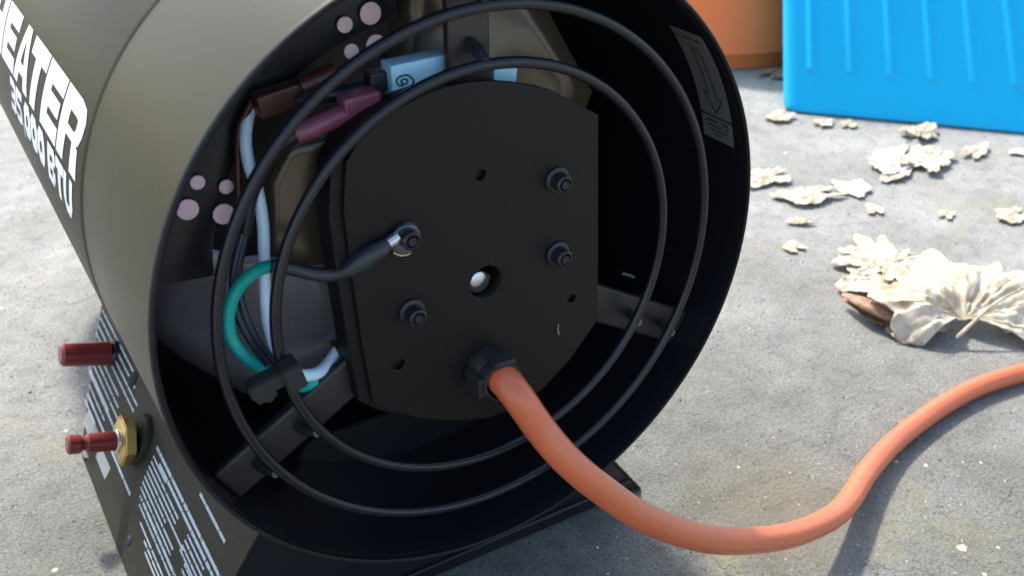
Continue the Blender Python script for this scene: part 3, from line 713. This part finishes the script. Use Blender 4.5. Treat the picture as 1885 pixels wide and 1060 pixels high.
for a_, c_ in zip(rows, rows[1:]):
    n = len(a_)
    for k in range(n): bm.faces.new((a_[k], a_[(k+1) % n], c_[(k+1) % n], c_[k]))
bm.faces.new(rows[0][::-1]); bm.faces.new(rows[-1])
bmesh.ops.recalc_face_normals(bm, faces=bm.faces)
link('container_body', bm, 'blue', tub)

# ------------------------------------------------------------------ dry leaves
def leaf(name, c, size, rot, label, m='leaf', lobes=5, depth=.45, curl=.25, wob=.15, aspect=1., seed=1, tilt=(0, 0), spread=300, hump=.0, lift=.0015, group='dry leaves scattered on the concrete', veinh=.05, veins=False):
    """blade fans out from the stem end; veins are raised folds"""
    if seed > 3: curl *= .22; wob *= .5; veinh *= .45; size *= 1.22
    rn = random.Random(seed); NA, NR = 120, 16
    bm = bmesh.new(); rows = []
    ph = [rn.uniform(0, 6.28) for _ in range(8)]
    for i in range(NA+1):
        t = i/NA; a = R_(-spread/2+spread*t)
        lb = (1-abs(math.sin(lobes*math.pi*(t-.5)))**1.3) if seed <= 3 else .6*abs(math.cos(lobes*math.pi*(t-.5)+ph[4]))+.4*(.5+.5*math.sin(7*t+ph[5]))
        env = .55+.45*math.cos(a*.5)
        R0 = size*env*((1-depth)+depth*lb)*(1+.10*math.sin(23*t+ph[0])+.06*abs(math.sin(40*t+ph[1]))+.02*math.sin(91*t+ph[2]))
        row = []
        for k in range(NR+1):
            f = k/NR; r = R0*f
            x, y = math.cos(a)*r, math.sin(a)*r*aspect
            v = lb
            z = size*veinh*(1-v)*f*1.2 + size*.012*math.sin(t*lobes*6.283*3)*f + .6*curl*size*(f**2)*(.5+.5*math.sin(2*math.pi*t*2+ph[3]))
            z += .45*wob*size*f*noise.noise(V((x*1.6/size, y*1.6/size, seed)))
            z += .04*size*noise.noise(V((x/size*9, y/size*9, seed+5)))+.022*size*noise.noise(V((x/size*24, y/size*24, seed+9)))
            z += hump*size*math.sin(math.pi*f)
            row.append((x, y, z))
        rows.append(row)
    Rm = Matrix.Rotation(R_(rot), 3, 'Z') @ Matrix.Rotation(R_(tilt[0]), 3, 'X') @ Matrix.Rotation(R_(tilt[1]), 3, 'Y')
    zmin = min((Rm@V(p)).z for r_ in rows for p in r_)
    G2 = [[bm.verts.new(Rm@V(p)+V((0, 0, -zmin+lift))) for p in r_] for r_ in rows]
    for A_, C_ in zip(G2, G2[1:]):
        for k in range(NR):
            if k == 0:
                bm.faces.new((A_[0], A_[1], C_[1]))
            else: bm.faces.new((A_[k], A_[k+1], C_[k+1], C_[k]))
    bmesh.ops.remove_doubles(bm, verts=bm.verts, dist=1e-6)
    o = link(name, bm, m, None, loc=(c[0], c[1], 0))
    if veins:
        vb = bmesh.new()
        for i in [int(NA*q) for q in (.06, .17, .28, .39, .5, .61, .72, .83, .94)]:
            P = [Rm@V(p)+V((0, 0, -zmin+lift+.0001)) for p in rows[i][:-1]]
            tube_bm(vb, P, [.00045*(1-.75*k/len(P)) for k in range(len(P))], 6)
        link('leaf_vein', vb, 'leaf_y', o)
    s_ = o.modifiers.new('thick', 'SOLIDIFY'); s_.thickness = .00015
    tag(o, label, 'leaf', group)
    return o
# the big crumpled leaf
big = leaf('dry_leaf', (0.35098, 0.06885, 0.00000), .056, 60, 'largest bleached dry leaf, standing up with fanned folds beside the cord', 'leaf', 7, .20, .10, .45, 1.0, 3, (0, -15), 245, .11, .0008, veinh=.05, veins=True)
sk = tube('leaf_stem', [V((0.33510, 0.06075, 0.00600))-V(big.location), V((0.35917, 0.05813, 0.02200))-V(big.location), V((0.37942, 0.05518, 0.02800))-V(big.location)], [.0012, .0007], 'leaf_y', big, 8)
# curled brown roll at its left
def roll(name, pts, rads, m, label):
    P = smooth_path(pts, 8); n = len(P); bm = bmesh.new(); rows = []
    for i in range(n):
        T = (P[min(i+1, n-1)]-P[max(i-1, 0)]).normalized(); N = T.cross(V((0, 0, 1))).normalized(); Bv = N.cross(T)
        uu = i/(n-1)*(len(rads)-1); k = min(int(uu), len(rads)-2); r = rads[k]+(rads[k+1]-rads[k])*(uu-k)
        row = []
        for j in range(25):
            a = R_(20+285*j/24); rr = r*(1-.30*j/24)*(1+.35*noise.noise(V((i*.22, j*.3, 3)))+.10*noise.noise(V((i*.9, j*.9, 8))))
            row.append(bm.verts.new(P[i]+N*math.cos(a)*rr+Bv*math.sin(a)*rr))
        rows.append(row)
    for A_, C_ in zip(rows, rows[1:]):
        for k in range(24): bm.faces.new((A_[k], A_[k+1], C_[k+1], C_[k]))
    o = link(name, bm, m); s_ = o.modifiers.new('thick', 'SOLIDIFY'); s_.thickness = .0003
    tag(o, label, 'leaf', 'dry leaves scattered on the concrete'); return o
roll('curled_leaf', [(0.31493, 0.12614, 0.00700), (0.31396, 0.10762, 0.00800), (0.31682, 0.09486, 0.00700), (0.32376, 0.08456, 0.00500)], [.0022, .0060, .0062, .0030], 'leaf_b', 'brown curled leaf roll at the left end of the largest bleached leaf')
leaf('dry_leaf', (0.32987, 0.09020, 0.00000), .019, 200, 'small ragged yellowish leaf scrap poking out below the brown curled leaf', 'leaf_y', 5, .4, .3, .3, 1, 8)
leaf('dry_leaf', (0.36298, 0.13058, 0.00000), .032, 170, 'flat cream leaf lying between the brown roll and the shredded leaf', 'leaf', 5, .3, .16, .25, .8, 12)
leaf('dry_leaf', (0.37868, 0.14435, 0.00000), .030, 130, 'shredded pale leaf lying just behind the largest leaf', 'leaf', 9, .55, .25, .45, 1, 21, veinh=.12)
leaf('dry_leaf', (0.37171, 0.16083, 0.00000), .020, 190, 'narrow shredded leaf strip left of the shredded pale leaf', 'leaf', 7, .6, .2, .4, .6, 22)
leaf('dry_leaf', (0.34283, 0.19479, 0.00000), .0075, 100, 'small cream leaf chip halfway between the heater and the shredded leaf', 'leaf', 3, .3, .3, .3, 1, 31)
leaf('dry_leaf', (0.45299, 0.25122, 0.00000), .0200, -118, 'smooth white oval leaf with its tip pointing at the camera', 'leaf_w', 1, .05, .10, .12, .62, 41, spread=200)
leaf('dry_leaf', (0.41806, 0.24757, 0.00000), .030, 165, 'long flat faded leaf left of the white oval leaf', 'leaf', 3, .4, .10, .2, .5, 42)
leaf('dry_leaf', (0.41126, 0.28889, 0.00000), .026, 170, 'faded grey leaf close to the heater rim', 'leaf', 5, .4, .08, .2, .6, 43)
leaf('dry_leaf', (0.52533, 0.26209, 0.00000), .034, 190, 'broad white leaf in front of the blue container', 'leaf_w', 5, .35, .18, .3, .6, 51)
leaf('dry_leaf', (0.53112, 0.24565, 0.00000), .032, 20, 'wavy edged cream leaf touching the broad white leaf on its right', 'leaf', 7, .35, .25, .4, .6, 52)
leaf('dry_leaf', (0.50211, 0.24733, 0.00000), .022, 200, 'thin pale leaf piece under the broad white leaf', 'leaf', 3, .35, .2, .3, .5, 53)
leaf('dry_leaf', (0.57271, 0.28874, 0.00000), .022, 20, 'crinkled tan leaf against the foot of the blue container', 'leaf_y', 7, .4, .7, .5, .7, 61, veinh=.25)
leaf('dry_leaf', (0.51112, 0.38104, 0.00000), .016, 200, 'small leaf bit at the left corner of the blue container', 'leaf', 5, .4, .3, .4, .7, 62)
leaf('dry_leaf', (0.52577, 0.35032, 0.00000), .012, 10, 'tiny leaf bit below the first rib of the blue container', 'leaf', 5, .4, .3, .4, .7, 63)
leaf('dry_leaf', (0.54358, 0.33624, 0.00000), .010, 40, 'tiny tan leaf bit below the second rib of the blue container', 'leaf_y', 5, .4, .3, .4, .7, 64)
leaf('dry_leaf', (0.43236, 0.20623, 0.00000), .009, 60, 'little cream chip to the lower right of the white oval leaf', 'leaf', 3, .3, .2, .3, .7, 91)
leaf('dry_leaf', (0.37681, 0.21993, 0.00000), .012, 150, 'thin cream strip below the long flat faded leaf', 'leaf_y', 3, .3, .2, .3, .4, 92)
leaf('dry_leaf', (0.46932, 0.17511, 0.00000), .008, 20, 'little tan chip between the cream leaf and the largest leaf', 'leaf_y', 3, .3, .2, .3, .7, 93)
leaf('dry_leaf', (0.57943, 0.23777, -0.00000), .020, 15, 'pale ragged strip at the right end of the wavy cream leaf', 'leaf', 5, .45, .3, .4, .45, 94)
leaf('dry_leaf', (0.37885, 0.05175, 0.00000), .012, 20, 'white leaf scrap at the right of the largest leaf', 'leaf_w', 3, .3, .3, .3, .8, 71)
leaf('dry_leaf', (0.51105, 0.14937, 0.00000), .016, 170, 'pale leaf scrap near the right edge behind the largest leaf', 'leaf', 5, .4, .2, .3, .7, 72)
leaf('dry_leaf', (0.61777, 0.22201, 0.00000), .010, 170, 'white leaf scrap under the right end of the blue container', 'leaf_w', 3, .4, .2, .3, .7, 73)
leaf('dry_leaf', (0.58424, 0.47195, 0.00000), .020, 20, 'dark shaded leaf between the orange bucket and blue container', 'leaf_b', 5, .4, .4, .4, .7, 81)

# loose grit and leaf crumbs: nobody could count them
def scatter(name, m, n, seed, smin, smax, flat, label):
    rn = random.Random(seed); bm = bmesh.new()
    for _ in range(n):
        x = rn.uniform(-.35, .75); y = -.15+1.3*rn.random()**1.3
        if -.118 < x < .118 and .05 < y < .23: continue
        s = rn.uniform(smin, smax)*(1 if rn.random() < .9 else 1.7)
        c = V((x, y, s*flat*.4)); k = rn.randint(4, 6); a0 = rn.uniform(0, 6.28)
        top = bm.verts.new(c+V((rn.uniform(-.3, .3)*s, rn.uniform(-.3, .3)*s, s*flat)))
        ring = [bm.verts.new(c+V((math.cos(a0+6.283*j/k)*s*rn.uniform(.6, 1.2), math.sin(a0+6.283*j/k)*s*rn.uniform(.6, 1.2), -s*flat*.3))) for j in range(k)]
        for j in range(k): bm.faces.new((top, ring[j], ring[(j+1) % k]))
    o = link(name, bm, m, smooth=False); tag(o, label, name.replace('_', ' '), kind='stuff')
scatter('grit', 'grit', 5200, 3, .00035, .0009, .6, 'fine pale grit lying all over the concrete')
scatter('dark_grit', 'grit_dark', 2600, 4, .0003, .0008, .6, 'fine dark grit lying all over the concrete')
scatter('leaf_crumbs', 'leaf', 300, 5, .0006, .0017, .25, 'crumbs of dry leaf lying all over the concrete')
